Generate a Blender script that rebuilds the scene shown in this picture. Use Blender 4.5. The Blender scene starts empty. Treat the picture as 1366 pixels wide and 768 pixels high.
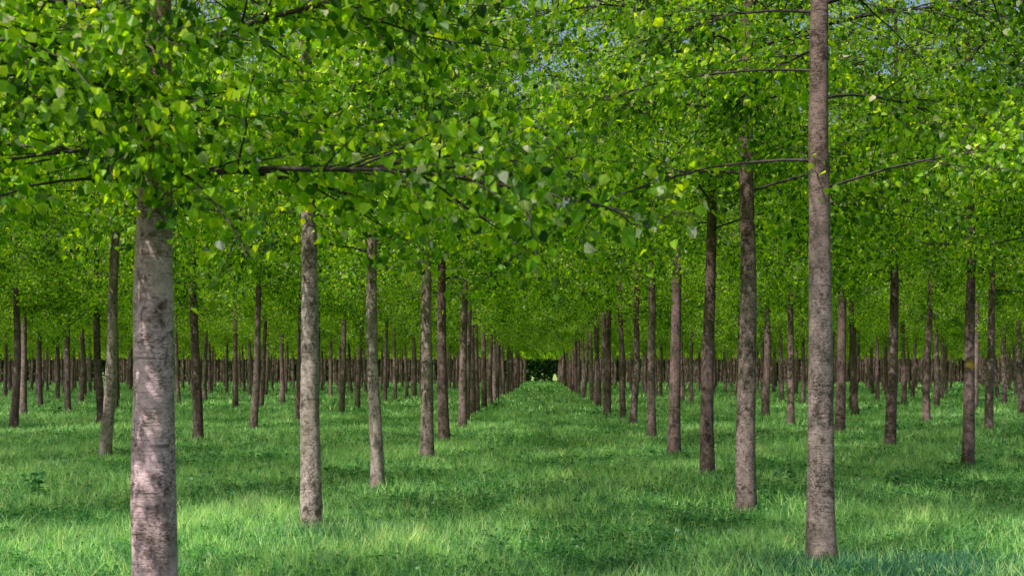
import bpy, math, random
import numpy as np

rng = np.random.default_rng(7)
random.seed(7)
sc = bpy.context.scene
col = sc.collection

# ------------------------------------------------------------------ camera numbers (pixels of the 1366 wide photograph)
F = 1725.0; VX = 722.0; HY = 495.0; EYE = 1.82
CAM = (0.0, 0.0, EYE)

# ------------------------------------------------------------------ small helpers
def N(nt, t, **k):
    n = nt.nodes.new(t)
    for a, b in k.items():
        setattr(n, a, b)
    return n

def new_mat(name):
    m = bpy.data.materials.new(name); m.use_nodes = True
    nt = m.node_tree; nt.nodes.clear()
    return m, nt, nt.links

def ramp(nt, fac, stops):
    r = N(nt, 'ShaderNodeValToRGB')
    e = r.color_ramp.elements
    while len(e) < len(stops): e.new(0.5)
    for i, (p, c) in enumerate(stops):
        e[i].position = p; e[i].color = (c[0], c[1], c[2], 1)
    nt.links.new(fac, r.inputs[0])
    return r.outputs[0]

def mixc(nt, fac, a, b, mode='MIX'):
    n = N(nt, 'ShaderNodeMix', data_type='RGBA', blend_type=mode)
    for idx, v in ((0, fac), (6, a), (7, b)):
        if isinstance(v, (int, float)): n.inputs[idx].default_value = v
        elif isinstance(v, tuple): n.inputs[idx].default_value = (*v, 1)
        else: nt.links.new(v, n.inputs[idx])
    return n.outputs[2]

def math_(nt, op, a, b=None, clamp=False):
    n = N(nt, 'ShaderNodeMath', operation=op, use_clamp=clamp)
    for i, v in enumerate((a, b)):
        if v is None: continue
        if isinstance(v, (int, float)): n.inputs[i].default_value = v
        else: nt.links.new(v, n.inputs[i])
    return n.outputs[0]

def noise(nt, vec, scale, detail=4, rough=.55, dist=0):
    n = N(nt, 'ShaderNodeTexNoise')
    n.inputs['Scale'].default_value = scale; n.inputs['Detail'].default_value = detail
    n.inputs['Roughness'].default_value = rough; n.inputs['Distortion'].default_value = dist
    nt.links.new(vec, n.inputs['Vector'])
    return n.outputs[0]

def mapping(nt, vec, scale=(1, 1, 1)):
    n = N(nt, 'ShaderNodeMapping'); n.inputs['Scale'].default_value = scale
    nt.links.new(vec, n.inputs[0]); return n.outputs[0]

# ------------------------------------------------------------------ materials
def bark_material(name, low=(.055, .046, .038), mid=(.22, .185, .165), pale=(.60, .515, .49), tone=.88):
    m, nt, L = new_mat(name)
    tc = N(nt, 'ShaderNodeTexCoord'); oi = N(nt, 'ShaderNodeObjectInfo')
    off = N(nt, 'ShaderNodeVectorMath', operation='SCALE'); off.inputs[0].default_value = (13, 7, 29)
    L.new(oi.outputs['Random'], off.inputs['Scale'])
    add = N(nt, 'ShaderNodeVectorMath', operation='ADD')
    L.new(tc.outputs['Object'], add.inputs[0]); L.new(off.outputs[0], add.inputs[1])
    v = add.outputs[0]
    big = noise(nt, mapping(nt, v, (1, 1, .6)), 3.2, 5, .62)
    blot = noise(nt, mapping(nt, v, (1, 1, .9)), 17, 7, .72, .6)
    lent = noise(nt, mapping(nt, v, (3.2, 3.2, 26)), 2.0, 4, .68, 1.1)       # flat horizontal scars
    speck = noise(nt, mapping(nt, v, (1, 1, 1.9)), 46, 6, .8)
    ring = noise(nt, mapping(nt, v, (.5, .5, 9)), 1.1, 3, .6, .4)
    s = math_(nt, 'ADD', math_(nt, 'MULTIPLY', big, .36), math_(nt, 'MULTIPLY', blot, .64))
    c = ramp(nt, s, [(.36, low), (.43, mid), (.495, pale), (.60, tuple(x * 1.3 for x in pale))])
    lm = ramp(nt, lent, [(.35, (1, 1, 1)), (.42, (0, 0, 0))])
    c = mixc(nt, math_(nt, 'MULTIPLY', lm, .75), c, low)
    sm = ramp(nt, speck, [(.43, (1, 1, 1)), (.535, (0, 0, 0))])
    crumb = noise(nt, mapping(nt, v, (1, 1, .75)), 6.5, 5, .65, .4)
    cm = ramp(nt, crumb, [(.44, (.18, .18, .18)), (.56, (.95, .95, .95))])
    sb = N(nt, 'ShaderNodeSeparateColor'); L.new(cm, sb.inputs[0])
    sc_ = N(nt, 'ShaderNodeSeparateColor'); L.new(sm, sc_.inputs[0])
    c = mixc(nt, math_(nt, 'MULTIPLY', sc_.outputs[0], sb.outputs[0]), c, tuple(x * 1.5 for x in low))
    rm = ramp(nt, ring, [(.60, (0, 0, 0)), (.66, (1, 1, 1))])
    c = mixc(nt, math_(nt, 'MULTIPLY', rm, .30), c, tuple(x * 1.15 for x in pale))
    # green algae
    al = noise(nt, v, 2.1, 4, .6)
    am = ramp(nt, al, [(.50, (0, 0, 0)), (.68, (1, 1, 1))])
    c = mixc(nt, math_(nt, 'MULTIPLY', am, .42), c, (.105, .115, .045))
    # crown shade painted into the upper stem, browner and darker, foot is darker too
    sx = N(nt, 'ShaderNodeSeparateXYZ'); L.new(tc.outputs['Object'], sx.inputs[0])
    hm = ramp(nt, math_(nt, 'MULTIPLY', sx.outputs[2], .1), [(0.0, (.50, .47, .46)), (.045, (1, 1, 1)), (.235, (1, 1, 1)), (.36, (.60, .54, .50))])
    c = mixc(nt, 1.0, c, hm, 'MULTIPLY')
    # from tree to tree
    tv = ramp(nt, oi.outputs['Random'], [(0, tuple(tone * q for q in (.62, .54, .53))), (.5, tuple(tone * q for q in (.86, .77, .76))), (1, tuple(tone * q for q in (1.1, 1.05, 1.04)))])
    c = mixc(nt, 1.0, c, tv, 'MULTIPLY')
    b = N(nt, 'ShaderNodeBsdfPrincipled'); L.new(c, b.inputs['Base Color'])
    b.inputs['Roughness'].default_value = .85; b.inputs['Specular IOR Level'].default_value = .25
    hsum = math_(nt, 'ADD', math_(nt, 'MULTIPLY', blot, .6), math_(nt, 'ADD', math_(nt, 'MULTIPLY', lent, .8), math_(nt, 'MULTIPLY', speck, .35)))
    bp = N(nt, 'ShaderNodeBump'); bp.inputs['Strength'].default_value = .75; bp.inputs['Distance'].default_value = .02
    L.new(hsum, bp.inputs['Height']); L.new(bp.outputs[0], b.inputs['Normal'])
    o = N(nt, 'ShaderNodeOutputMaterial'); L.new(b.outputs[0], o.inputs[0])
    return m

def leaf_material(name, front, back, trans, rough=.42, tmix=.5, spec=.5, clump=None):
    """front/back: lists of ramp stops over the per-leaf random attribute"""
    m, nt, L = new_mat(name)
    at = N(nt, 'ShaderNodeAttribute', attribute_name='rnd', attribute_type='GEOMETRY')
    r = at.outputs['Fac']
    cf = ramp(nt, r, front); cb = ramp(nt, r, back); ct = ramp(nt, r, trans)
    g = N(nt, 'ShaderNodeNewGeometry')
    c = mixc(nt, g.outputs['Backfacing'], cf, cb)
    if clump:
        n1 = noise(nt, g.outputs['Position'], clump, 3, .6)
        k = ramp(nt, n1, [(.37, (.42, .48, .5)), (.46, (1.08, 1.04, .85)), (.58, (1.4, 1.2, .9))])  # paints canopy shade and lit clumps into leaf colour; tuft contrast in grass
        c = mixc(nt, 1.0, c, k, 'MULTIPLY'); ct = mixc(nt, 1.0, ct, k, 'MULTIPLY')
    b = N(nt, 'ShaderNodeBsdfPrincipled'); L.new(c, b.inputs['Base Color'])
    b.inputs['Roughness'].default_value = rough; b.inputs['Specular IOR Level'].default_value = spec
    t = N(nt, 'ShaderNodeBsdfTranslucent'); L.new(ct, t.inputs['Color'])
    mx = N(nt, 'ShaderNodeMixShader'); mx.inputs[0].default_value = tmix
    L.new(b.outputs[0], mx.inputs[1]); L.new(t.outputs[0], mx.inputs[2])
    o = N(nt, 'ShaderNodeOutputMaterial'); L.new(mx.outputs[0], o.inputs[0])
    return m

def twig_material(name, c0, c1):
    m, nt, L = new_mat(name)
    tc = N(nt, 'ShaderNodeTexCoord')
    n = noise(nt, tc.outputs['Object'], 14, 4, .6)
    c = ramp(nt, n, [(.38, c0), (.62, c1)])
    b = N(nt, 'ShaderNodeBsdfPrincipled'); L.new(c, b.inputs['Base Color'])
    b.inputs['Roughness'].default_value = .75
    o = N(nt, 'ShaderNodeOutputMaterial'); L.new(b.outputs[0], o.inputs[0])
    return m

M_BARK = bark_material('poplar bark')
M_FARBARK = bark_material('shaded poplar bark', low=(.032, .024, .025), mid=(.13, .095, .098), pale=(.38, .28, .285), tone=.8)  # darker copy of the bark, shade of the deeper rows put into its colour
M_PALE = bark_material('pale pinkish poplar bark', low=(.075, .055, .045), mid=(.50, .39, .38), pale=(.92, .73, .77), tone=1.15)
M_TWIG = twig_material('branch bark', (.022, .015, .013), (.075, .056, .048))
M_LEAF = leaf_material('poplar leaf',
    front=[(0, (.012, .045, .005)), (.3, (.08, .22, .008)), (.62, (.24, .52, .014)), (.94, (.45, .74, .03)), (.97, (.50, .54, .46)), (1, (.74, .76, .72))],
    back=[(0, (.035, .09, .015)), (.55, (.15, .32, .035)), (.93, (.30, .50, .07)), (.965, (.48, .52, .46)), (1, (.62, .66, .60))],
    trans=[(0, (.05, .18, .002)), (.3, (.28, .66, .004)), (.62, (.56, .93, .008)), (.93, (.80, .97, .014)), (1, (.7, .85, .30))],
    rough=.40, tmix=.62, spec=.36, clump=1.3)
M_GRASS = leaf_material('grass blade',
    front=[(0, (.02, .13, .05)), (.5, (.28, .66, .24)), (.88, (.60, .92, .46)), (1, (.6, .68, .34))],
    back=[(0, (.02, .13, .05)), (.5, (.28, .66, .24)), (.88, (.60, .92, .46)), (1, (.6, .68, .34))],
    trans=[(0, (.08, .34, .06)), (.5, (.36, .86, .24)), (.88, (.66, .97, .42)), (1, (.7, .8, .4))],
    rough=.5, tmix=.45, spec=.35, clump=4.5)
M_WEED = leaf_material('broad weed leaf',
    front=[(0, (.030, .125, .040)), (.6, (.075, .240, .065)), (.92, (.14, .34, .09)), (1, (.16, .34, .24))],
    back=[(0, (.03, .11, .05)), (.6, (.06, .19, .07)), (1, (.16, .34, .24))],
    trans=[(0, (.05, .25, .04)), (.6, (.12, .42, .07)), (1, (.22, .5, .2))],
    rough=.42, tmix=.4)
M_BLUE = leaf_material('blue green blade',
    front=[(0, (.015, .09, .055)), (.7, (.05, .21, .12)), (1, (.16, .40, .22))],
    back=[(0, (.015, .080, .055)), (.7, (.036, .155, .095)), (1, (.10, .28, .16))],
    trans=[(0, (.02, .14, .08)), (.7, (.09, .40, .20)), (1, (.2, .55, .28))],
    rough=.45, tmix=.35)
M_LICHEN = twig_material('yellow lichen', (.20, .12, .02), (.42, .28, .04))
M_YELLOW = leaf_material('yellow petal', [(0, (.65, .5, .02)), (1, (.75, .62, .04))], [(0, (.6, .5, .02)), (1, (.7, .6, .04))],
    [(0, (.6, .5, .02)), (1, (.8, .6, .05))], tmix=.3)

M_DARK = leaf_material('hedge leaf', [(0, (.012, .045, .012)), (1, (.06, .17, .03))], [(0, (.012, .045, .012)), (1, (.06, .17, .03))], [(0, (.03, .12, .01)), (1, (.12, .34, .02))], tmix=.45)

def ground_material():
    m, nt, L = new_mat('meadow soil')
    tc = N(nt, 'ShaderNodeTexCoord'); v = tc.outputs['Object']
    a = noise(nt, v, .45, 5, .6); d = noise(nt, v, 9, 6, .7)
    s = math_(nt, 'ADD', math_(nt, 'MULTIPLY', a, .5), math_(nt, 'MULTIPLY', d, .5))
    c = ramp(nt, s, [(.36, (.010, .026, .010)), (.5, (.018, .056, .018)), (.62, (.038, .105, .034))])
    b = N(nt, 'ShaderNodeBsdfPrincipled'); L.new(c, b.inputs['Base Color']); b.inputs['Roughness'].default_value = .9
    bp = N(nt, 'ShaderNodeBump'); bp.inputs['Strength'].default_value = 1; bp.inputs['Distance'].default_value = .08
    L.new(d, bp.inputs['Height']); L.new(bp.outputs[0], b.inputs['Normal'])
    o = N(nt, 'ShaderNodeOutputMaterial'); L.new(b.outputs[0], o.inputs[0]); return m

def field_material():
    m, nt, L = new_mat('open field')
    tc = N(nt, 'ShaderNodeTexCoord'); v = tc.outputs['Object']
    a = noise(nt, v, .2, 6, .65)
    c = ramp(nt, a, [(.35, (.20, .32, .06)), (.65, (.30, .42, .10))])
    b = N(nt, 'ShaderNodeBsdfPrincipled'); L.new(c, b.inputs['Base Color']); b.inputs['Roughness'].default_value = .9
    o = N(nt, 'ShaderNodeOutputMaterial'); L.new(b.outputs[0], o.inputs[0]); return m

# ------------------------------------------------------------------ mesh building with numpy
class Geo:
    """collects vertices / polygons (quads and triangles) with a material slot and a random value per vertex"""
    def __init__(s): s.v = []; s.f = []; s.ln = []; s.mi = []; s.rn = []; s.n = 0
    def add(s, verts, faces, mat=0, rnd=0.5):
        verts = np.asarray(verts, np.float32).reshape(-1, 3); faces = np.asarray(faces, np.int64)
        s.v.append(verts); s.f.append((faces + s.n).ravel())
        s.ln.append(np.full(len(faces), faces.shape[1], np.int32)); s.mi.append(np.full(len(faces), mat, np.int32))
        s.rn.append(np.broadcast_to(np.asarray(rnd, np.float32), (len(verts),)).copy() if np.ndim(rnd) == 0 else np.asarray(rnd, np.float32))
        s.n += len(verts)
    def mesh(s, name, mats, smooth=()):
        me = bpy.data.meshes.new(name)
        v = np.concatenate(s.v); f = np.concatenate(s.f).astype(np.int32); ln = np.concatenate(s.ln); mi = np.concatenate(s.mi)
        me.vertices.add(len(v)); me.vertices.foreach_set('co', v.ravel())
        me.loops.add(len(f)); me.loops.foreach_set('vertex_index', f)
        me.polygons.add(len(ln))
        me.polygons.foreach_set('loop_start', np.concatenate([[0], np.cumsum(ln)[:-1]]).astype(np.int32))
        try: me.polygons.foreach_set('loop_total', ln)
        except Exception: pass
        for m in mats: me.materials.append(m)
        me.polygons.foreach_set('material_index', mi)
        me.polygons.foreach_set('use_smooth', np.isin(mi, smooth))
        a = me.attributes.new('rnd', 'FLOAT', 'POINT'); a.data.foreach_set('value', np.concatenate(s.rn))
        me.update(); return me

def link(name, data, parent=None, loc=(0, 0, 0), **props):
    o = bpy.data.objects.new(name, data); col.objects.link(o); o.location = loc
    if parent is not None: o.parent = parent
    for k, v in props.items(): o[k] = v
    return o

def tube(g, pts, r0, r1, sides=5, mat=0, radii=None, cap=True):
    pts = np.asarray(pts, float); n = len(pts)
    t = np.gradient(pts, axis=0); t /= np.linalg.norm(t, axis=1)[:, None] + 1e-9
    ref = np.array([0, 0, 1.0]) if abs(t[0, 2]) < .8 else np.array([1.0, 0, 0])
    u = np.cross(t, ref); u /= np.linalg.norm(u, axis=1)[:, None] + 1e-9
    w = np.cross(t, u)
    r = np.linspace(r0, r1, n) if radii is None else radii
    a = np.arange(sides) / sides * 2 * math.pi
    ring = pts[:, None, :] + r[:, None, None] * (np.cos(a)[None, :, None] * u[:, None, :] + np.sin(a)[None, :, None] * w[:, None, :])
    i = np.arange(n - 1)[:, None] * sides; j = np.arange(sides)[None, :]; j2 = (j + 1) % sides
    fc = np.stack([i + j, i + j2, i + sides + j2, i + sides + j], -1).reshape(-1, 4)
    g.add(ring.reshape(-1, 3), fc, mat)

def unit(a): return a / (np.linalg.norm(a, axis=-1, keepdims=True) + 1e-9)

LEAF = np.array([[0, 0, 0], [.46, .24, .10], [.36, .60, .07], [0, 1.0, -.05], [-.36, .60, .07], [-.46, .24, .10]])
def leaves(g, pos, size, d, nrm, mat=0, rnd=None, fold=1.0, width=1.0):
    """pos: leaf bases, d: length direction, nrm: approximate upper side"""
    n = len(pos); d = unit(d); s = unit(np.cross(d, nrm)); k = np.cross(s, d)
    T = LEAF * np.array([width, 1, fold])
    v = pos[:, None, :] + size[:, None, None] * (T[None, :, 0:1] * s[:, None, :] + T[None, :, 1:2] * d[:, None, :] + T[None, :, 2:3] * k[:, None, :])
    b = np.arange(n)[:, None] * 6
    q = np.stack([b + np.array([[0, 1, 2, 3]]), b + np.array([[0, 3, 4, 5]])], 1).reshape(-1, 4)
    rnd = rng.random(n) if rnd is None else rnd
    g.add(v.reshape(-1, 3), q, mat, np.repeat(rnd, 6))

# ------------------------------------------------------------------ poplar tree prototypes
TREE_H = 12.6
def trunk_axis(rs, sway=1.0):
    """gentle sweep of the stem: returns function height -> xy offset"""
    a = rs.normal(0, .05, 2) * sway; b = rs.normal(0, .018, 2) * sway; p1, p2 = rs.random(2) * 6.28
    def f(z):
        z = np.asarray(z, float)
        return np.stack([a[0] * (np.sin(z * .55 + p1) - math.sin(p1)) + b[0] * (np.sin(z * 1.7 + p2) - math.sin(p2)),
                         a[1] * (np.sin(z * .5 + p2) - math.sin(p2)) + b[1] * (np.sin(z * 1.9 + p1) - math.sin(p1))], -1)
    return f
def radius(z, r0=.125):
    z = np.asarray(z, float)
    return np.maximum(r0 * (1 - z / (TREE_H + .6)) * 1.0 + r0 * .30 * np.exp(-z / .16) + r0 * .10 * np.exp(-z / .9), .008)

def make_trunk(rs, ax, sides=28):
    g = Geo()
    z = np.concatenate([np.linspace(-.25, 5, 110), np.linspace(5.15, TREE_H, 34)])
    a = np.arange(sides) / sides * 2 * math.pi
    r = radius(np.maximum(z, 0))
    A, Z = np.meshgrid(a, z)
    lump = np.zeros_like(A)
    for k in range(9):
        m = rs.integers(1, 6); fz = rs.uniform(.6, 7); lump += rs.normal(0, .009) * np.sin(m * A + fz * Z + rs.random() * 6.28)
    # knots where old branches were pruned: a swelling with a low crease
    for k in range(9):
        ka, kz = rs.random() * 6.28, rs.uniform(.8, 5.2); da = (A - ka + math.pi) % (2 * math.pi) - math.pi
        q = (da / .38) ** 2 + ((Z - kz) / .05) ** 2
        lump += rs.uniform(.03, .085) * np.exp(-q) - .035 * np.exp(-((da / .5) ** 2 + ((Z - kz - .055) / .016) ** 2))
    # buttresses at the foot
    lump += .14 * np.exp(-np.maximum(Z, 0) / .18) * np.sin(3 * A + rs.random() * 6) * .6
    R = r[:, None] * (1 + lump) * (1 + .006 * rs.normal(size=A.shape))
    c = ax(z)
    v = np.stack([c[:, None, 0] + R * np.cos(A), c[:, None, 1] + R * np.sin(A), Z], -1)
    n = len(z); i = np.arange(n - 1)[:, None] * sides; j = np.arange(sides)[None, :]; j2 = (j + 1) % sides
    g.add(v.reshape(-1, 3), np.stack([i + j, i + j2, i + sides + j2, i + sides + j], -1).reshape(-1, 4))
    return g.mesh('trunk', [M_BARK], smooth=(0,))

def branch_pts(rs, ax, z0, az, length, up, droop, n=11):
    """a limb leaving the stem at height z0"""
    t = np.linspace(0, 1, n)
    c = ax(z0)
    w = np.cumsum(rs.normal(0, .045, n)) * length / 3
    wz = np.cumsum(rs.normal(0, .030, n)) * length / 3
    d = np.array([math.cos(az), math.sin(az)]); s = np.array([-d[1], d[0]])
    xy = c[None, :] + d[None, :] * (t * length)[:, None] + s[None, :] * (w * t)[:, None]
    z = z0 + length * (up * t - droop * t ** 2.2) + wz * t
    return np.column_stack([xy, z])

def twigs_and_leaves(rs, gw, gl, pts, length, n_tw, leaves_per, leafmat, woodmat, base_r, leaf_size=.060, start=.07):
    P = []; D = []
    n = len(pts)
    for k in range(n_tw):
        t = start + (1 - start) * (k + rs.random()) / n_tw
        f = t * (n - 1); i = min(int(f), n - 2); p = pts[i] + (pts[i + 1] - pts[i]) * (f - i)
        tang = unit(pts[i + 1] - pts[i])
        side = unit(np.cross(tang, [0, 0, 1])) * (1 if rs.random() < .5 else -1)
        tl = length * rs.uniform(.16, .36) * (1.15 - .55 * t)
        dirv = unit(tang * rs.uniform(.3, 1.0) + side * rs.uniform(.3, 1.0) + np.array([0, 0, rs.uniform(-.55, .55)]))
        m = 5; tt = np.linspace(0, 1, m)
        tp = p[None] + dirv[None] * (tt * tl)[:, None] + np.array([0, 0, -1.0])[None] * (tt ** 2 * tl * rs.uniform(-.1, .35))[:, None] + np.cumsum(rs.normal(0, .012, (m, 3)), 0)
        tube(gw, tp, base_r * .40, base_r * .12, 4, woodmat)
        q = max(3, int(leaves_per * tl / (length * .26)))
        ft = rs.random(q) ** .75 * (m - 1); ii = np.minimum(ft.astype(int), m - 2)
        lp = tp[ii] + (tp[ii + 1] - tp[ii]) * (ft - ii)[:, None]
        P.append(lp + rs.normal(0, .075, (q, 3))); D.append(np.repeat(dirv[None], q, 0))
    P = np.concatenate(P); D = np.concatenate(D); q = len(P)
    d = D * .35 + rs.normal(0, .75, (q, 3)) * .75 + np.array([0, 0, -1.0])
    nr = rs.normal(0, .8, (q, 3)) + np.array([0, 0, .25])
    leaves(gl, P, leaf_size * rs.uniform(.45, 1.35, q), d, nr, leafmat, rs.random(q), fold=1.7)

def make_tree(seed, z_start=3.55, dens=1.0, low_n=8, shoots=22, sway=1.0, bare=.07, droops=(), dmax=.48, lmax=3.7, open_front=False):
    def turn(az):          # limbs reaching over the front side are turned away to keep the stem visible
        if not open_front: return az
        d = (az + math.pi / 2 + math.pi) % (2 * math.pi) - math.pi
        return az + math.pi * .75 * (1 if d >= 0 else -1) if abs(d) < 1.0 else az
    rs = np.random.default_rng(seed)
    ax = trunk_axis(rs, sway)
    d = {'trunk': make_trunk(rs, ax), 'branches': [], 'axis': ax}
    crown = Geo(); whole = Geo()
    # low limbs, each a part of its own
    for k in range(low_n):
        g = Geo()
        z0 = z_start + 1.75 * k / low_n + rs.uniform(-.05, .15)
        az = turn(k * 2.399 + rs.normal(0, .35))
        ln = rs.uniform(2.3, lmax)
        pts = branch_pts(rs, ax, z0, az, ln, rs.uniform(.05, .38), rs.uniform(.12, dmax))
        r0 = rs.uniform(.012, .021)
        tube(g, pts, r0, .004, 7, 0); tube(whole, pts, r0, .004, 5, 0)
        # side forks
        for q in range(4):
            i = rs.integers(2, 9); s_az = az + rs.choice([-1, 1]) * rs.uniform(.45, 1.0); l2 = ln * rs.uniform(.28, .5)
            t = np.linspace(0, 1, 7)
            fp = pts[i][None] + np.column_stack([np.cos(s_az) * t * l2, np.sin(s_az) * t * l2, t * l2 * rs.uniform(-.25, .3)]) + np.cumsum(rs.normal(0, .02, (7, 3)), 0) * t[:, None]
            tube(g, fp, r0 * .5, .0025, 5, 0); tube(whole, fp, r0 * .5, .0025, 4, 0)
            twigs_and_leaves(rs, crown, crown, fp, l2 * 1.6, 6, int(31 * dens), 1, 0, r0 * .6, start=.05)
        twigs_and_leaves(rs, crown, crown, pts, ln, 25, int(50 * dens), 1, 0, r0, start=bare)
        d['branches'].append(g.mesh('branch', [M_TWIG], smooth=(0,)))
    for (az, z0, ln, drp) in droops:       # limbs that hang low
        g = Geo(); pts = branch_pts(rs, ax, z0, az, ln, .05, drp)
        tube(g, pts, .013, .003, 6, 0)
        twigs_and_leaves(rs, crown, crown, pts, ln, 9, 24, 1, 0, .012, start=.45 if ln > 1.45 else .08)
        d['branches'].append(g.mesh('branch', [M_TWIG], smooth=(0,)))
    # a few short leafy shoots straight off the stem
    for k in range(shoots):
        z0 = z_start + rs.uniform(-.35, 3.2); pts = branch_pts(rs, ax, z0, rs.random() * 6.28, rs.uniform(.35, 1.0), .3, .5, 6)
        tube(crown, pts, .006, .002, 4, 0)
        twigs_and_leaves(rs, crown, crown, pts, 1.0, 3, int(8 * dens), 1, 0, .006, start=.3)
    # the rest of the crown
    nb = 40
    for k in range(nb):
        u = k / nb
        z0 = z_start + 1.7 + (TREE_H - .4 - z_start - 1.7) * u + rs.uniform(-.1, .1)
        az = turn(k * 2.399 + rs.normal(0, .3))
        ln = (3.2 * (1 - u) ** .75 + .5) * rs.uniform(.8, 1.15)
        pts = branch_pts(rs, ax, z0, az, ln, rs.uniform(.3, .7) + .3 * u, rs.uniform(.0, .25), 8)
        r0 = .022 * (1 - u) + .008
        tube(crown, pts, r0, .003, 5, 0)
        twigs_and_leaves(rs, crown, crown, pts, ln, int(7 + 12 * (1 - u)), int(29 * dens), 1, 0, r0)
    d['crown'] = crown.mesh('crown', [M_TWIG, M_LEAF], smooth=(0,))
    d['merged'] = whole.mesh('branches', [M_TWIG], smooth=(0,))
    return d

PROTO = [make_tree(100 + i, z_start=z, dens=dn) for i, (z, dn) in enumerate([(3.55, 1), (3.75, 1), (3.45, .95), (3.9, 1.05), (3.6, 1.0)])]
P_NEAR = make_tree(301, z_start=3.0, dens=1.0, low_n=12, shoots=60, sway=.12, dmax=.18, lmax=3.0, droops=((-2.35, 3.0, 1.5, .50), (-.85, 3.05, 1.1, .55), (-2.9, 3.2, 1.9, .42), (-1.57, 3.15, .75, .3), (-1.2, 3.35, 1.0, .25), (-2.0, 3.5, 1.1, .2), (-1.7, 3.65, .9, .25), (-1.3, 3.8, 1.1, .2), (-1.9, 3.3, .8, .35), (-1.5, 3.95, 1.0, .2)))
P_BARE = [make_tree(401, z_start=3.5, shoots=3, dens=.9, sway=.4, bare=.30, open_front=True), make_tree(402, z_start=3.9, shoots=4, dens=.9, sway=.4, bare=.25, open_front=True)]

def gz(x, y):
    return .035 * np.sin(x * .55 + 1) * np.sin(y * .41) + .02 * np.sin(x * 1.7 + y * .9) + .17 / (1 + np.exp(-(y - 18) / 3.0))

# ------------------------------------------------------------------ where the trees stand
S = 4.82; END = 198.0
rows = {0: -2.28, 1: 2.47}
for i in range(2, 26): rows[i] = 7.12 + (i - 2) * 4.70
for i in range(-1, -26, -1): rows[i] = -7.45 + (i + 1) * 4.80
measured = {   # row -> [(x, y) of stems nearest the camera, from where their feet meet the ground]
    0: [(-2.27, 7.6), (-2.36, 13.3), (-2.27, 17.9), (-2.05, 23.2), (-2.06, 27.5), (-2.05, 33.6)],
    1: [(2.46, 11.35), (2.45, 15.45), (2.47, 19.3), (2.47, 24.1), (2.48, 29.0), (2.45, 34.8)],
    -1: [(-7.9, 13.5), (-7.95, 18.3), (-7.80, 23.1), (-7.40, 27.9), (-7.50, 33.7), (-7.05, 37.6)],
    -2: [(-12.7, 18.4), (-13.0, 23.3), (-13.0, 28.2), (-13.75, 33.7), (-12.45, 36.6)],
    2: [(7.1, 11.8), (7.10, 16.6), (7.11, 21.6), (6.90, 25.6), (7.05, 30.6), (7.06, 36.6)],
    3: [(11.8, 21.8), (11.6, 26.6), (11.0, 31.8), (11.3, 37.9), (10.85, 44.6)],
}
trees = []      # (row, x, y, measured)
for i, X in rows.items():
    y = 0
    if i in measured:
        for (mx, my) in measured[i]: trees.append((i, mx, my, True)); y = my
        y += S
    else:
        y = (3.3 if i <= 0 else 1.2) + S
    while y < END:
        px_half = .44 * y + 4.2            # half width of what the picture can see plus one spacing
        if abs(X) < px_half and y > 9 and not (y > 45 and rng.random() < .04):
            trees.append((i, X + rng.normal(0, .10), y + rng.normal(0, .14), False))
        y += S
trees.sort(key=lambda t: t[2] ** 2 + t[1] ** 2)
near, far = trees[:298], trees[298:]
print('TREES', len(trees), 'far', len(far), near[-1])

ORD = ['first', 'second', 'third', 'fourth', 'fifth', 'sixth', 'seventh', 'eighth', 'ninth', 'tenth', 'eleventh', 'twelfth', 'thirteenth',
       'fourteenth', 'fifteenth', 'sixteenth', 'seventeenth', 'eighteenth', 'nineteenth', 'twentieth']
def row_phrase(i):
    if i == 0: return 'the row along the left of the grass aisle'
    if i == 1: return 'the row along the right of the grass aisle'
    return 'the %s row %s of the grass aisle' % ((ORD[-i] , 'left') if i < 0 else (ORD[i - 1], 'right'))
special = {(0, 0): 'thick pale pinkish poplar trunk, the nearest tree, at the left front',
           (1, 0): 'nearest poplar right of the aisle, pink patches on its bark, dark grass round its foot',
           (0, 1): 'grey barked poplar just right of the thick pale trunk, leaves hanging over it',
           (1, 1): 'tall straight poplar just left of the nearest right hand trunk',
           (2, 0): 'poplar at far right with a yellow lichen spot on its darker trunk'}
count = {}
G = 'poplars planted in straight rows'
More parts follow.
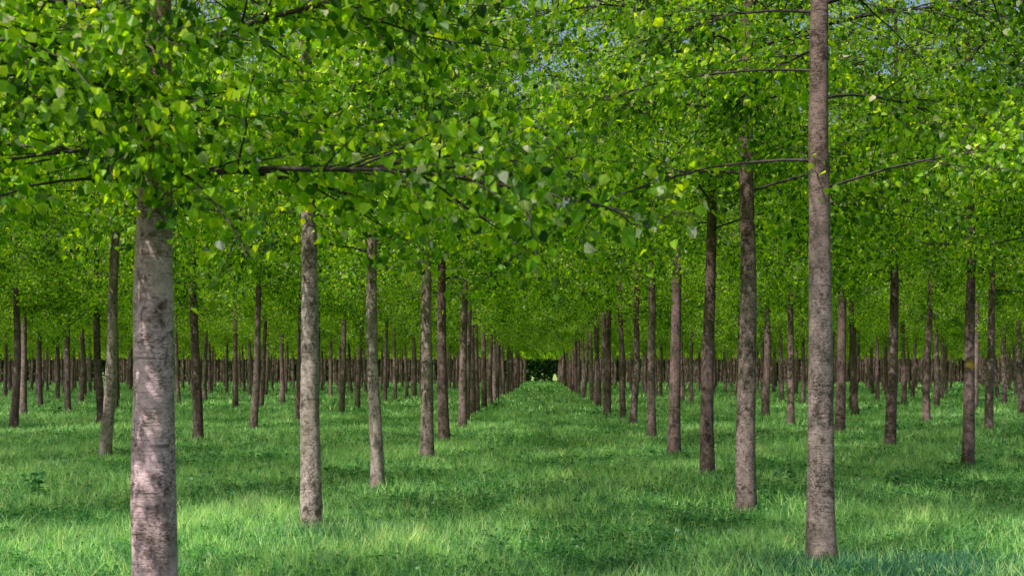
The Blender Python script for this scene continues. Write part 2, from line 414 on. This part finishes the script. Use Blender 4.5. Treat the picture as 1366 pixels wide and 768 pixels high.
for n, (i, x, y, ms) in enumerate(near):
    v = int(rng.integers(0, 5)); P = PROTO[v]
    if i == 0 and 5 < y < 8: P = P_NEAR
    if i == 1 and y < 16: P = P_BARE[0 if y < 13 else 1]
    px = VX + F * x / y
    inview = -12 < px < 1378 and y > 5
    if inview:
        k = count.get(i, 0); count[i] = k + 1
    else: k = -1
    if y < 38 and inview:
        lab = special.get((i, k)) or '%s poplar from the front in %s' % (ORD[k], row_phrase(i))
    elif inview and k < 16:
        lab = 'slim poplar, %s from the front in %s' % (ORD[k], row_phrase(i))
    elif inview: lab = 'small far poplar, shaded end of %s' % row_phrase(i)
    else: lab = 'poplar beside the picture edge whose crown reaches in over the meadow'
    e = link('poplar_tree', None, None, (x, y, float(gz(x, y))), label=lab, category='tree', group=G)
    e.empty_display_size = .3
    rz = float(rng.random() * 6.283)
    if (i, k) in ((0, 0), (1, 0), (1, 1), (2, 0)): rz = 0.0
    lean = abs(rng.normal(0, .010)) if y < 22 else abs(rng.normal(0, .027)); la = rng.random() * 6.283
    e.rotation_euler = (lean * math.cos(la), lean * math.sin(la), rz)
    s = float(rng.uniform(.92, 1.08)) if not (y < 16) else 1.0
    girth = {(0, 0): 1.06, (1, 0): .98, (1, 1): .96, (0, 1): .86}.get((i, k), float(rng.uniform(.78, 1.0)))
    if (i, k) in ((0, 0), (1, 0), (0, 1), (1, 1)): e.rotation_euler = (0, 0, rz)
    e.scale = (s, s, s * float(rng.uniform(.96, 1.06)))
    t = link('trunk', P['trunk'], e); t.scale = (girth, girth, 1)
    if (i, k) == (0, 0): t.material_slots[0].link = 'OBJECT'; t.material_slots[0].material = M_PALE
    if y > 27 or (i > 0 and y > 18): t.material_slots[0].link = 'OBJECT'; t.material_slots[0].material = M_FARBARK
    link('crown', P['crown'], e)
    if (i, k) == (2, 0):      # a crust of yellow lichen on the camera side of this stem
        lg = Geo(); c = P['axis'](1.95) * girth
        for q in range(260):
            a = -math.pi / 2 + float(np.clip(rng.normal(0, .45), -.75, .75)); z = 1.95 + float(np.clip(rng.normal(0, .05), -.085, .085)); rr = float(radius(z)) * girth * 1.05
            u = np.array([-math.sin(a), math.cos(a), 0]); o_ = np.array([c[0] + rr * math.cos(a), c[1] + rr * math.sin(a), z])
            w_ = rng.uniform(.006, .014); t6 = np.arange(6) / 6 * 6.283
            lg.add(o_ + np.cos(t6)[:, None] * u * w_ + np.sin(t6)[:, None] * np.array([0, 0, w_]) + np.array([math.cos(a), math.sin(a), 0]) * rng.uniform(0, .004), [[0, 1, 2, 3, 4, 5]], 0)
        link('lichen', lg.mesh('lichen', [M_LICHEN]), e)
    if y < 32:
        for b in P['branches']: link('branch', b, e)
    else:
        link('branches', P['merged'], e)

# ------------------------------------------------------------------ the far trees, too many to count: one object
g = Geo()
for (i, x, y, ms) in far:
    r = .115 * rng.uniform(.8, 1.15); lean = rng.normal(0, .02, 2)
    z = np.linspace(0, 9, 7)
    tube(g, np.column_stack([x + lean[0] * z, y + lean[1] * z, z]), r * 1.1, r * .35, 8, 0)
    q = 1500
    zz = 3.5 + 8.0 * rng.random(q) ** 1.15; rad = 2.9 * np.sqrt(rng.random(q)) * np.clip(1.25 - (zz - 3.5) / 9.5, .2, 1); a = rng.random(q) * 6.283
    P = np.column_stack([x + rad * np.cos(a), y + rad * np.sin(a), zz])
    leaves(g, P, rng.uniform(.14, .26, q), rng.normal(0, 1, (q, 3)), rng.normal(0, .8, (q, 3)) + np.array([0, 0, .7]), 1, rng.random(q) * .95)
for _ in range(620):        # stems of the closing belt, planted without order
    x = rng.uniform(-95, 95); y = rng.uniform(158, 186.0)
    if abs(x - .1 * 0) < 3.1 or abs(x + 64 * y / 187) < 1.3 or abs(x + 39.8 * y / 187) < .9: continue
    z = np.linspace(0, 7, 5); lean = rng.normal(0, .03, 2); r = rng.uniform(.07, .15)
    tube(g, np.column_stack([x + lean[0] * z, y + lean[1] * z, z]), r, r * .5, 6, 0)
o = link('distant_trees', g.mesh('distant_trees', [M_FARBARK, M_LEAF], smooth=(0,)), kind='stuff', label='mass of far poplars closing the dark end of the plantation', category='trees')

# ------------------------------------------------------------------ hedge behind the plantation, with gaps where the field shows
def hedge(x0, x1, y, label, h=8.0, gaps=()):
    g = Geo(); q = int((x1 - x0) * 900)
    X = rng.uniform(x0, x1, q); top = h + .5 * np.sin(X * .7) + .3 * np.sin(X * 2.3)
    P = np.column_stack([X, y + rng.normal(0, .6, q), rng.random(q) * top])
    for (a, b, hh) in gaps:
        mid = (a + b) / 2; cut = hh * (1 - .4 * np.abs((P[:, 0] - mid) / ((b - a) / 2)) ** 3) + rng.normal(0, .08, len(P))
        P = P[~((P[:, 0] > a) & (P[:, 0] < b) & (P[:, 2] < cut))]
    q = len(P)
    leaves(g, P, rng.uniform(.25, .45, q), rng.normal(0, 1, (q, 3)), rng.normal(0, 1, (q, 3)), 0, rng.random(q) ** 1.3 * .9)
    c = Geo()
    for xs in np.arange(x0 + .4, x1 - .3, 1.1):
        if any(a - .1 < xs < b + .1 for a, b, _ in gaps): continue
        tube(c, [[xs, y, -.1], [xs + rng.normal(0, .2), y, h * .8]], .07, .02, 5, 0)
    e = link('hedge', None, None, ((x0 + x1) / 2, y, 0), label=label, category='hedge', group='hedges closing the end of the plantation')
    for nm, gg, mt in (('foliage', g, M_DARK), ('stems', c, M_TWIG)):
        p = link(nm, gg.mesh(nm, [mt]), e); p.location = (-(x0 + x1) / 2, -y, 0)
HY_ = 187.3
hedge(-110, -52, HY_, 'dark hedge at the far left, pierced by the bright gap of the left alley', gaps=[(-64.5, -63.3, 2.6)])
hedge(-52, -21, HY_, 'dark hedge left of the aisle end with one tiny bright gap', gaps=[(-40.2, -39.4, 2.2)])
hedge(-21, 21, HY_, 'dark hedge across the aisle end with bright openings at its foot', gaps=[(-1.5, -1.1, 1.3), (1.6, 2.4, 1.6)])
hedge(21, 110, HY_, 'long unbroken dark hedge at the far right behind the trunks')

# ------------------------------------------------------------------ ground
g = Geo()
xs = np.concatenate([[-700, -300], np.linspace(-130, 130, 261), [300, 700]]); ys = np.concatenate([[-300, -60], np.linspace(-20, 200, 240), [203.0]])
XX, YY = np.meshgrid(xs, ys); ZZ = np.where((np.abs(XX) < 130) & (YY > -20), gz(XX, YY), .1)
nx = len(xs); a = (np.arange(len(ys) - 1)[:, None] * nx + np.arange(nx - 1)[None, :])
g.add(np.stack([XX, YY, ZZ], -1).reshape(-1, 3), np.stack([a, a + 1, a + nx + 1, a + nx], -1).reshape(-1, 4))
link('ground', g.mesh('ground', [ground_material()], smooth=(0,)), kind='structure', label='meadow floor under the trees')
g = Geo(); g.add([[-3000, 202.8, .05], [3000, 202.8, .05], [3000, 6000, .05], [-3000, 6000, .05]], [[0, 1, 2, 3]])
link('field', g.mesh('field', [field_material()]), kind='structure', label='bright open field beyond the plantation')

# ------------------------------------------------------------------ grass
def lowfreq(x, y, s=0):
    return (np.sin(x * .83 + s) * np.cos(y * .61 + 2 * s) + .6 * np.sin(x * 1.9 - y * .8 + s) + .4 * np.sin(x * 3.7 + y * 2.9 + 3 * s)) / 2.0
def blades(g, x, y, h, w, rnd, bend=.35, mat=0):
    n = len(x); a = rng.random(n) * 6.283
    d = np.column_stack([np.cos(a), np.sin(a), np.zeros(n)]); s = np.column_stack([-d[:, 1], d[:, 0], np.zeros(n)])
    # turn every blade's flat side at random
    a2 = rng.random(n) * 6.283; s = np.column_stack([np.cos(a2), np.sin(a2), np.zeros(n)])
    b = (h * bend * rng.uniform(.2, 1.8, n))[:, None]
    p0 = np.column_stack([x, y, gz(x, y) - .02]); up = np.array([0, 0, 1.0])[None]
    p1 = p0 + up * (h * .55)[:, None] + d * b * .32; p2 = p0 + up * (h * rng.uniform(.85, 1, n))[:, None] + d * b
    W = (w / 2)[:, None]
    v = np.stack([p0 - s * W * .8, p0 + s * W * .8, p1 + s * W, p1 - s * W, p2], 1)
    k = np.arange(n)[:, None] * 5
    r5 = np.repeat(rnd, 5)
    nv = g.n
    g.add(v.reshape(-1, 3), k + np.array([[0, 1, 2, 3]]), mat, r5)
    # tip triangles share the same vertices
    f = (k + np.array([[3, 2, 4]])) + nv
    g.f.append(f.ravel()); g.ln.append(np.full(n, 3, np.int32)); g.mi.append(np.full(n, mat, np.int32))
def wedge(y0, y1, dens, margin=1.6, ymin=None):
    n = int(dens * ((.42 * (y1 ** 2 - y0 ** 2)) + 2 * margin * (y1 - y0)))
    y = np.sqrt(rng.random(n) * (y1 ** 2 - y0 ** 2) + y0 ** 2)
    x = (rng.random(n) * 2 - 1) * (.42 * y + margin)
    return x, y
g = Geo()
for (y0, y1, dens, hw, ww) in [(7.5, 15, 1500, 1.0, .0062), (15, 26, 720, 1.0, .0085), (26, 45, 260, 1.05, .015), (45, 90, 52, 1.1, .035), (90, 194, 9, 1.2, .085)]:
    x, y = wedge(y0, y1, dens)
    lf = lowfreq(x, y, .7); lf2 = lowfreq(x * 2.1, y * 2.3, 4.1)
    h = np.clip(.19 + .06 * lf + .035 * lf2, .07, .4) * rng.uniform(.5, 1.5, len(x)) * hw * 1.22
    r = np.clip(.52 + .20 * lf2 + .20 * lf - .0016 * np.clip(y - 20, 0, 150) + rng.normal(0, .29, len(x)), 0, .97)
    blades(g, x, y, h, ww * rng.uniform(.6, 1.4, len(x)), r)
# longer blades hug every stem's foot where nothing cuts them
ft = [(tx, ty) for (_, tx, ty, _) in trees if ty < 60]
for (tx, ty) in ft:
    q = 260 if ty < 30 else 110
    a = rng.random(q) * 6.283; rr = .10 + np.abs(rng.normal(0, .16, q))
    blades(g, tx + rr * np.cos(a), ty + rr * np.sin(a), rng.uniform(.12, .27, q), np.full(q, .007 if ty < 30 else .014), np.clip(rng.normal(.36, .25, q), 0, .95), .35)
# tussocks
x, y = wedge(8, 60, 1.5)
for (tx, ty) in zip(x, y):
    q = 55; tone_ = rng.uniform(.25, .85); hh_ = rng.uniform(.2, .42)
    blades(g, tx + rng.normal(0, .09, q), ty + rng.normal(0, .09, q), hh_ * rng.uniform(.5, 1, q), np.full(q, .007 if ty < 25 else .013), np.clip(rng.normal(tone_, .12, q), 0, .97), .5)
# pale seed stalks, taller and thin
x, y = wedge(8, 34, 70)
keep = lowfreq(x, y, 2.2) > -.1; x, y = x[keep], y[keep]
blades(g, x, y, rng.uniform(.22, .36, len(x)), np.full(len(x), .006), rng.uniform(.9, 1, len(x)), .2)
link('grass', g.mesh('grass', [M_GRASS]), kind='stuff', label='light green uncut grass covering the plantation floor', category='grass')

# blue green long grass round the nearest right trunk
g = Geo()
n = 17000
x = np.concatenate([rng.normal(2.95, .95, n), rng.normal(-2.1, .5, 3000)]); y = np.concatenate([rng.normal(10.95, .40, n), rng.normal(13.0, .35, 3000)])
keep = lowfreq(x * 2.5, y * 2.5, 1.3) + rng.normal(0, .5, len(x)) > -.1; x, y = x[keep], y[keep]
blades(g, x, y, rng.uniform(.16, .31, len(x)), rng.uniform(.007, .015, len(x)), rng.random(len(x)), .3)
link('long_grass', g.mesh('long_grass', [M_BLUE]), kind='stuff', label='dark blue green longer grass round the nearest trunks', category='long grass')

# clover and low broad leaved plants
g = Geo()
for (y0, y1, dens, sz) in [(7.5, 18, 44, .040), (18, 40, 14, .055), (40, 110, .9, .09)]:
    x, y = wedge(y0, y1, dens)
    if y0 > 10:        # thicker along the tree rows, which the mower cannot reach
        t = [(tx, ty) for (_, tx, ty, _) in trees if y0 < ty < y1]
        rep = 7 if y0 < 40 else 4
        tx = np.repeat([a for a, _ in t], rep); ty = np.repeat([b for _, b in t], rep)
        x = np.concatenate([x, tx + rng.normal(0, .32, len(tx))]); y = np.concatenate([y, ty + rng.normal(0, .9, len(ty))])
    q = 14
    cx = np.repeat(x, q); cy = np.repeat(y, q); m = len(cx)
    a = rng.random(m) * 6.283; r = rng.random(m) ** .5 * .16
    X = cx + r * np.cos(a); Y = cy + r * np.sin(a)
    P = np.column_stack([X, Y, gz(X, Y) + rng.uniform(.05, .19, m)])
    leaves(g, P, sz * rng.uniform(.7, 1.7, m), np.column_stack([np.cos(a), np.sin(a), rng.uniform(-.3, .5, m)]),
           rng.normal(0, .35, (m, 3)) + np.array([0, 0, 1]), 0, rng.random(m) * .9)
link('clover', g.mesh('clover', [M_WEED]), kind='stuff', label='low broad leaved clover scattered through the grass', category='clover')

# larger weeds that stand out one by one
def weed_mesh(seed, nl, h):
    rs = np.random.default_rng(seed); g = Geo(); st = Geo()
    for k in range(5):
        az = rs.random() * 6.283; t = np.linspace(0, 1, 5)
        pts = np.column_stack([np.cos(az) * t * h * .45, np.sin(az) * t * h * .45, t * h * rs.uniform(.6, 1)])
        tube(st, pts, .005, .002, 4, 0)
        ft = rs.random(nl) * 4; ii = np.minimum(ft.astype(int), 3); lp = pts[ii] + (pts[ii + 1] - pts[ii]) * (ft - ii)[:, None]
        a = rs.random(nl) * 6.283
        leaves(g, lp, rs.uniform(.06, .14, nl), np.column_stack([np.cos(a), np.sin(a), rs.uniform(-.3, .6, nl)]), rs.normal(0, .4, (nl, 3)) + np.array([0, 0, 1]), 0, rs.random(nl), width=.8)
    return g.mesh('leaves', [M_WEED]), st.mesh('stem', [M_WEED])
WM = [weed_mesh(11, 12, .34), weed_mesh(12, 16, .28), weed_mesh(13, 10, .42)]
def at(px, py):
    y = F * (EYE - .1) / (py - HY); return ((px - VX) / F * y, y)
spots = [((1195, 655), 'pale bluish leafy weed in open grass right of the nearest right hand trunk', 1.3),
         ((672, 728), 'bluish leafy weed in the foreground grass below the aisle middle', 1.0),
         ((50, 668), 'dark leafy weed in the grass at the left edge of the picture', 1.4),
         ((575, 640), 'small weed just behind the foot of the third left hand trunk', .8),
         ((835, 640), 'low weed in the grass left of the third right hand trunk', .8),
         ((1045, 655), 'leafy weed between the two nearest right hand trunks', 1.0),
         ((140, 755), 'broad leaved weed at the bottom left beside the thick pale trunk', 1.1),
         ((285, 725), 'broad leaved weed right of the foot of the thick pale trunk', 1.1),
         ((735, 562), 'small dark weed standing in the middle of the grass aisle', 1.1),
         ((815, 566), 'weed clump at the foot of the right aisle row', 1.5),
         ((797, 560), 'weed clump leaning into the aisle from its right side', 1.5),
         ((660, 552), 'weed clump at the foot of the left aisle row', 1.5),
         ((462, 600), 'weed in the grass behind the second left hand trunk', 1.2),
         ((75, 560), 'weed clump in the narrow alley at the left', 1.8),
         ((1075, 740), 'weed by the foot of the nearest right hand trunk', .9),
         ((905, 700), 'weed in the foreground grass left of the nearest right hand trunks', .9)]
for n, ((px, py), lab, s) in enumerate(spots):
    x, y = at(px, py); a, b = WM[n % 3]
    e = link('weed_plant', None, None, (x, y, float(gz(x, y))), label=lab, category='weed', group='leafy weeds in the grass')
    e.scale = (s * .8, s * .8, s * .8); e.rotation_euler = (0, 0, n * 1.3)
    link('leaves', a, e); link('stem', b, e)

# yellow wildflowers
gb = Geo()
for k in range(7):
    a = k / 7 * 6.283; leaves(gb, np.array([[0, 0, .2]]), np.array([.022]), np.array([[math.cos(a), math.sin(a), .35]]), np.array([[0, 0, 1.0]]), 0, np.array([.5]), width=1.1)
bloom = gb.mesh('bloom', [M_YELLOW])
gs = Geo(); tube(gs, [[0, 0, 0], [.01, 0, .1], [0, 0, .2]], .003, .002, 4, 0)
stem = gs.mesh('stem', [M_WEED])
for n in range(30):
    px, py = [(652, 712), (640, 716), (668, 705), (1245, 650), (1120, 640), (560, 690), (300, 640), (90, 690), (760, 700), (720, 655)][n % 10]
    x, y = at(px + rng.normal(0, 40), min(max(py + rng.normal(0, 14), 600), 745))
    e = link('wildflower', None, None, (x, y, float(gz(x, y))), label='tiny yellow wildflower among the grass blades', category='flower', group='yellow wildflowers in the grass')
    e.rotation_euler = (rng.normal(0, .15), rng.normal(0, .15), rng.random() * 6)
    link('bloom', bloom, e); link('stem', stem, e)

# ------------------------------------------------------------------ light
SUN_EL, SUN_AZ = 56, 222        # azimuth clockwise from +Y (the view direction): behind and left
w = bpy.data.worlds.new('World'); sc.world = w; w.use_nodes = True
nt = w.node_tree; bg = nt.nodes['Background']
sky = nt.nodes.new('ShaderNodeTexSky'); sky.sky_type = 'NISHITA'; sky.sun_disc = False; sky.dust_density = 3.5; sky.ozone_density = .6
sky.sun_elevation = math.radians(SUN_EL); sky.sun_rotation = math.radians(SUN_AZ)
nt.links.new(sky.outputs[0], bg.inputs[0]); bg.inputs[1].default_value = .15
sun = bpy.data.lights.new('sun', 'SUN'); sun.energy = 5; sun.angle = math.radians(.55); sun.color = (1, .96, .88)
so = bpy.data.objects.new('sun', sun); col.objects.link(so)
so.rotation_euler = (math.radians(90 - SUN_EL), 0, math.radians(180 - SUN_AZ))
so.location = (0, 0, 30)

# ------------------------------------------------------------------ camera (level, with a shifted lens, so stems stay upright)
cam = bpy.data.cameras.new('camera'); co = bpy.data.objects.new('camera', cam); col.objects.link(co); sc.camera = co
co.location = CAM; co.rotation_euler = (math.radians(90), 0, 0)
cam.sensor_width = 36; cam.lens = 36 * F / 1366
cam.shift_x = (683 - VX) / 1366; cam.shift_y = (HY - 384) / 1366
cam.clip_end = 9000; cam.clip_start = .05
cam.dof.use_dof = True; cam.dof.focus_distance = 19; cam.dof.aperture_fstop = 4.0

sc.view_settings.view_transform = 'Standard'; sc.view_settings.look = 'None'; sc.view_settings.exposure = 0
sc.render.engine = 'CYCLES'
c = sc.cycles
c.max_bounces = 8; c.diffuse_bounces = 5; c.glossy_bounces = 2; c.transmission_bounces = 5; c.transparent_max_bounces = 4
c.caustics_reflective = False; c.caustics_refractive = False
c.use_denoising = True
